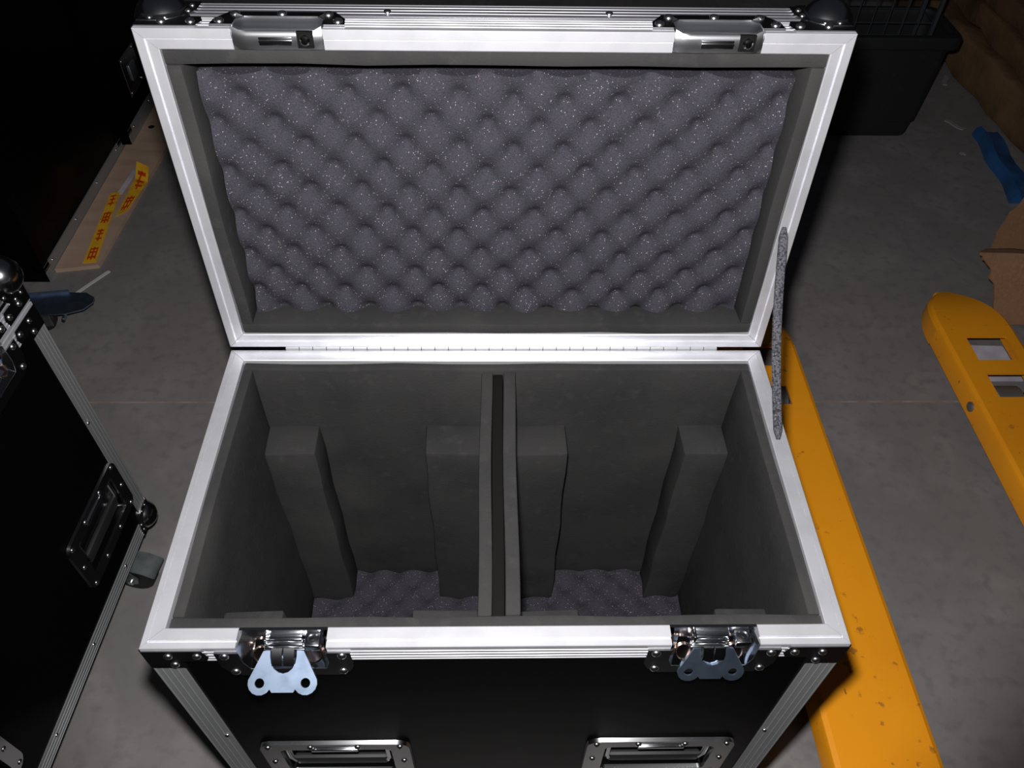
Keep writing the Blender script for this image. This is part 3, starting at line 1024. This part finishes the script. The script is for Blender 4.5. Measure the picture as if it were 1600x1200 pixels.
# torn pale paper on the board beside the curled tape
m = MB().prism([(-1.094, 1.648), (-1.078, 1.650), (-1.070, 1.768), (-1.084, 1.775)], .0125, .0132)
tag(m.build('paper_scrap', 'board', None, None, 0), 'torn scrap of pale paper under the curled yellow tape', 'paper')
bpy.data.objects['paper_scrap'].data.materials[0] = M['paper']

# white plastic strip on the floor
m = MB()
a, b_ = Vector((-1.082, 1.212, .0004)), Vector((-1.013, 1.322, .0004))
d = (b_ - a).normalized(); s = Vector((-d.y, d.x, 0)) * .0045
m.loft([[tuple(p - s), tuple(p + s), tuple(p + s + Vector((0, 0, .002))), tuple(p - s + Vector((0, 0, .002)))] for p in (a, a.lerp(b_, .5) + s * .1, b_)])
tag(m.build('plastic_strip', 'white_plastic', None, None, 0), 'thin white plastic strip on the floor behind the left case', 'strip')

# loose zinc caster on the floor behind the left case
zc = thing('caster_bracket', 'bluish zinc caster bracket standing on the floor behind the left case', 'caster', (-1.045, 1.115, 0), math.radians(8))
m = MB()
pl = [(-.080, -.036), (.030, -.040), (.066, -.030), (.084, -.008), (.084, .010), (.062, .030), (.020, .037), (-.080, .036)]
m.prism(pl, .072, .0755)
m.loft([[(x, .036, .0755), (x, .040, .080), (x, .037, .0845), (x, .032, .082), (x, .034, .0745)] for x in (-.08, .022)])
m.build('top_plate', 'zinc', zc)
for sy in (-.022, .022):
    MB().box(-.075, -.02, sy - .0016, sy + .0016, .026, .073).build('fork_cheek', 'grey_zinc', zc)
m = MB().lathe([(.010, -.013), (.030, -.013), (.033, -.009), (.033, .009), (.030, .013), (.010, .013)], 24, T((-.050, 0, .0332)) @ R(90, 'X'))
m.build('wheel', 'rubber', zc)
m = MB().cyl((-.050, -.028, .0332), (-.050, .028, .0332), .005, 12)
m.cyl((.02, -.048, .062), (.02, -.02, .062), .004, 10)
m.build('axle', 'rivet', zc)

# ------------------------------------------------------------------ right background
# black tote
tote = thing('plastic_tote', 'black plastic tote with a wide rim standing behind the forks', 'tote', (1.138, 2.088, 0))
def tote_ring(hx, hy, z, r=.03):
    return [(x, y, z) for x, y in rrect(-hx, hx, -hy, hy, r)]
m = MB()
m.loft([tote_ring(.197, .075, .0), tote_ring(.200, .078, .010), tote_ring(.203, .081, .052), tote_ring(.208, .085, .055), tote_ring(.215, .096, .300), tote_ring(.207, .088, .300), tote_ring(.200, .075, .012)], cap=False)
m.add(tote_ring(.197, .075, .0), [tuple(range(20))])
m.add(tote_ring(.200, .075, .012), [tuple(range(20))])
m.build('tub', 'black_plastic', tote, None, 30)
m = MB()
m.loft([tote_ring(.214, .095, .300), tote_ring(.230, .112, .300), tote_ring(.233, .115, .304), tote_ring(.233, .115, .330), tote_ring(.228, .110, .336), tote_ring(.213, .092, .336), tote_ring(.207, .088, .328), tote_ring(.207, .088, .300)], cap=False)
m.build('rim', 'black_plastic', tote, None, 30)
for sx in (-1, 1):
    m = MB().box(sx * .229, sx * .246, -.05, .05, .293, .323, b=.006)
    m.build('grip', 'black_plastic', tote)

# wire basket behind the tote
bk = thing('wire_basket', 'black wire basket standing upright inside the black tote', 'basket', (1.128, 2.088, .0135))
bw, bdp, bh = .165, .050, .50
m = MB()
for z in (.02, bh):
    m.tube([(-bw, -bdp, z), (bw, -bdp, z)], .006, 6); m.tube([(-bw, bdp, z), (bw, bdp, z)], .006, 6)
    m.tube([(-bw, -bdp, z), (-bw, bdp, z)], .006, 6); m.tube([(bw, -bdp, z), (bw, bdp, z)], .006, 6)
for sx in (-1, 1):
    for sy in (-1, 1):
        m.tube([(sx * bw, sy * bdp, 0), (sx * bw, sy * bdp, bh)], .008, 6)
m.build('frame', 'black_wire', bk)
wire_x = MB().tube([(-bw, 0, 0), (bw, 0, 0)], .0022, 6).mesh('wire')
wire_z = MB().tube([(0, 0, .02), (0, 0, bh)], .0022, 6).mesh('wire')
wire_y = MB().tube([(0, -bdp, 0), (0, bdp, 0)], .0022, 6).mesh('wire')
for me in (wire_x, wire_y, wire_z):
    me.materials.append(M['black_wire'])
for k in range(1, 6):
    for sy in (-1, 1):
        link('wire', wire_x, None, bk, T((0, sy * bdp, .02 + (bh - .02) * k / 6)))
    for sx in (-1, 1):
        link('wire', wire_y, None, bk, T((sx * bw, 0, .02 + (bh - .02) * k / 6)))
for k in range(1, 7):
    for sy in (-1, 1):
        link('wire', wire_z, None, bk, T((-bw + 2 * bw * k / 7, sy * bdp, 0)))
MB().box(-bw, bw, -bdp, bdp, .018, .024).build('base_sheet', 'black_plastic', bk, None, 0)

# stack of old flattened cartons along the right
layers = [(.000, .150, 1.665, 1.62, 2), (.152, .245, 1.650, 1.55, -1), (.247, .330, 1.672, 1.60, 1.5)]
names = ['lowest brown carton of the stack at the right edge, resting on the floor', 'middle brown carton of the stack at the right edge', 'topmost brown carton of the stack at the right edge']
for (za, zb_, xl, ya, rot), lb in zip(layers, names):
    m = foam_wall(0, .75, 0, 1.75, .006, zb_ - za - .006, wob=.006, b=.012, n=20)
    zmin = min(v[2] for v in m.v)
    m.v = [(a, b, max(0, c)) for a, b, c in m.v]
    o = m.build('carton', 'old_carton', None, T((xl, ya, za)) @ R(rot, 'Z'), 40)
    tag(o, lb, 'carton', 'brown cartons stacked at the right')

# blue plastic sheet at the foot of the stack
m = MB()
rows = []
for k in range(9):
    t = k / 8
    y = 2.02 - .38 * t
    xl = 1.552 - .035 * t + .006 * math.sin(t * 11)
    rows.append([(xl, y, .001), (xl + .004, y, .026), (xl + .020, y, .032 + .004 * math.sin(t * 7)), (xl + .032, y, .014), (xl + .070, y, .010 + .004 * math.sin(t * 13)), (xl + .082, y, .012), (xl + .082, y, .001)])
m.loft(rows)
tag(m.build('plastic_sheet', 'blue_plastic', None, None, 30), 'folded blue plastic sheet on the floor beside the brown stack', 'plastic sheet')

# torn open carton by the nose of the far fork
tc = thing('torn_carton', 'torn open cardboard box with ragged flaps beside the nose of the right fork', 'cardboard box', (1.45, 1.33, 0))
def flap(name, rows, th=.005, label=None):
    """bent card sheet: rows of 3D points (same count each), extruded along its normal by th"""
    nr, nc = len(rows), len(rows[0])
    P = [[Vector(p) - Vector((1.45, 1.33, 0)) for p in r] for r in rows]
    m = MB()
    tops, bots = [], []
    for i in range(nr):
        for j in range(nc):
            du = P[i][min(j + 1, nc - 1)] - P[i][max(j - 1, 0)]
            dv = P[min(i + 1, nr - 1)][j] - P[max(i - 1, 0)][j]
            n = du.cross(dv).normalized()
            tops.append(tuple(P[i][j] + n * th / 2)); bots.append(tuple(P[i][j] - n * th / 2))
    m.v = tops + bots
    off = nr * nc
    for i in range(nr - 1):
        for j in range(nc - 1):
            q = (i * nc + j, i * nc + j + 1, (i + 1) * nc + j + 1, (i + 1) * nc + j)
            m.f.append(q); m.f.append(tuple(off + k for k in reversed(q)))
    ring = [j for j in range(nc)] + [i * nc + nc - 1 for i in range(1, nr)] + [(nr - 1) * nc + j for j in range(nc - 2, -1, -1)] + [i * nc for i in range(nr - 2, 0, -1)]
    for k in range(len(ring)):
        a, b = ring[k], ring[(k + 1) % len(ring)]
        m.f.append((a, off + a, off + b, b))
    o = m.build(name, 'cardboard', tc, None, 30)
    if label:
        o['label'] = label
    return o
rnd = random.Random(11)
rag = lambda s: rnd.uniform(-s, s)
# front flap: crease at z~.155, slopes down to the floor towards the fork
rows = []
prof = [(1.262, .115), (1.238, .146), (1.206, .160), (1.185, .146), (1.160, .105), (1.135, .060), (1.110, .012)]
xls = (1.235, 1.205, 1.172, 1.192, 1.208, 1.226, 1.246)
NS = 4
for q in range((len(prof) - 1) * NS + 1):
    k, t = divmod(q, NS)
    t /= NS
    k2 = min(k + 1, len(prof) - 1)
    y, z = (prof[k][i] * (1 - t) + prof[k2][i] * t for i in (0, 1))
    xl = xls[k] * (1 - t) + xls[k2] * t + rag(.005)
    last = q == (len(prof) - 1) * NS
    rows.append([(xl, y, z)] + [(xl + (1.75 - xl) * j / 8, y + .0045 * math.sin(j * 1.7) - .02 * j / 8, z + (0 if last else .003 * math.sin(j * 2.1 + k + t))) for j in range(1, 9)])
flap('front_flap', rows)
rows = []
for k in range(15):
    t = k / 14
    z = .012 + .160 * t
    y = 1.385 + .05 * t
    xl = 1.335 + .030 * abs(t - .35) + rag(.006) + .03 * t * t
    rows.append([(xl, y, z)] + [(xl + (1.78 - xl) * j / 6, y + .01 * math.sin(j), z + (.02 * j / 6 if t == 1 else .0)) for j in range(1, 7)])
flap('back_flap', rows)
m = MB().box(1.36 - 1.45, 1.78 - 1.45, 1.27 - 1.33, 1.378 - 1.33, .0005, .006)
m.box(1.772 - 1.45, 1.778 - 1.45, 1.18 - 1.33, 1.378 - 1.33, .006, .16)
m.build('box_bottom', 'cardboard', tc, None, 0)

# pale paper below the right fork, and small scraps
pp = []
m = MB()
rows = []
for k in range(5):
    y = .93 + .115 * k / 4
    rows.append([(1.068, y, .0006), (1.068 + .0, y, .0020), (1.12, y, .004 + .003 * math.sin(k * 2)), (1.235, y, .0030), (1.235, y, .0006)])
m.loft(rows)
tag(m.build('paper_sheet', 'paper', None, None, 30), 'pale crumpled paper on the floor below the right fork', 'paper')
for (px, py, rz, ln, wd, lb) in ((1.520, 2.080, 2.2, .070, .016, 'grey paper strip on the floor beside the blue sheet'), (1.605, 2.385, 1.2, .075, .016, 'pale curled strip on the floor near the brown stack'), (1.478, 1.905, .3, .016, .012, 'tiny pale crumb on the floor left of the blue sheet')):
    m = MB()
    m.loft([[(-ln / 2 + ln * k / 4, -wd / 2 + .004 * math.sin(k * 1.4), .0004), (-ln / 2 + ln * k / 4, wd / 2 + .004 * math.sin(k * 1.4), .0004), (-ln / 2 + ln * k / 4, wd / 2 + .004 * math.sin(k * 1.4), .0035), (-ln / 2 + ln * k / 4, -wd / 2 + .004 * math.sin(k * 1.4), .0025)] for k in range(5)])
    o = m.build('floor_scrap', 'scrap', None, T((px, py, 0)) @ R(math.degrees(rz), 'Z'), 0)
    tag(o, lb, 'scrap')
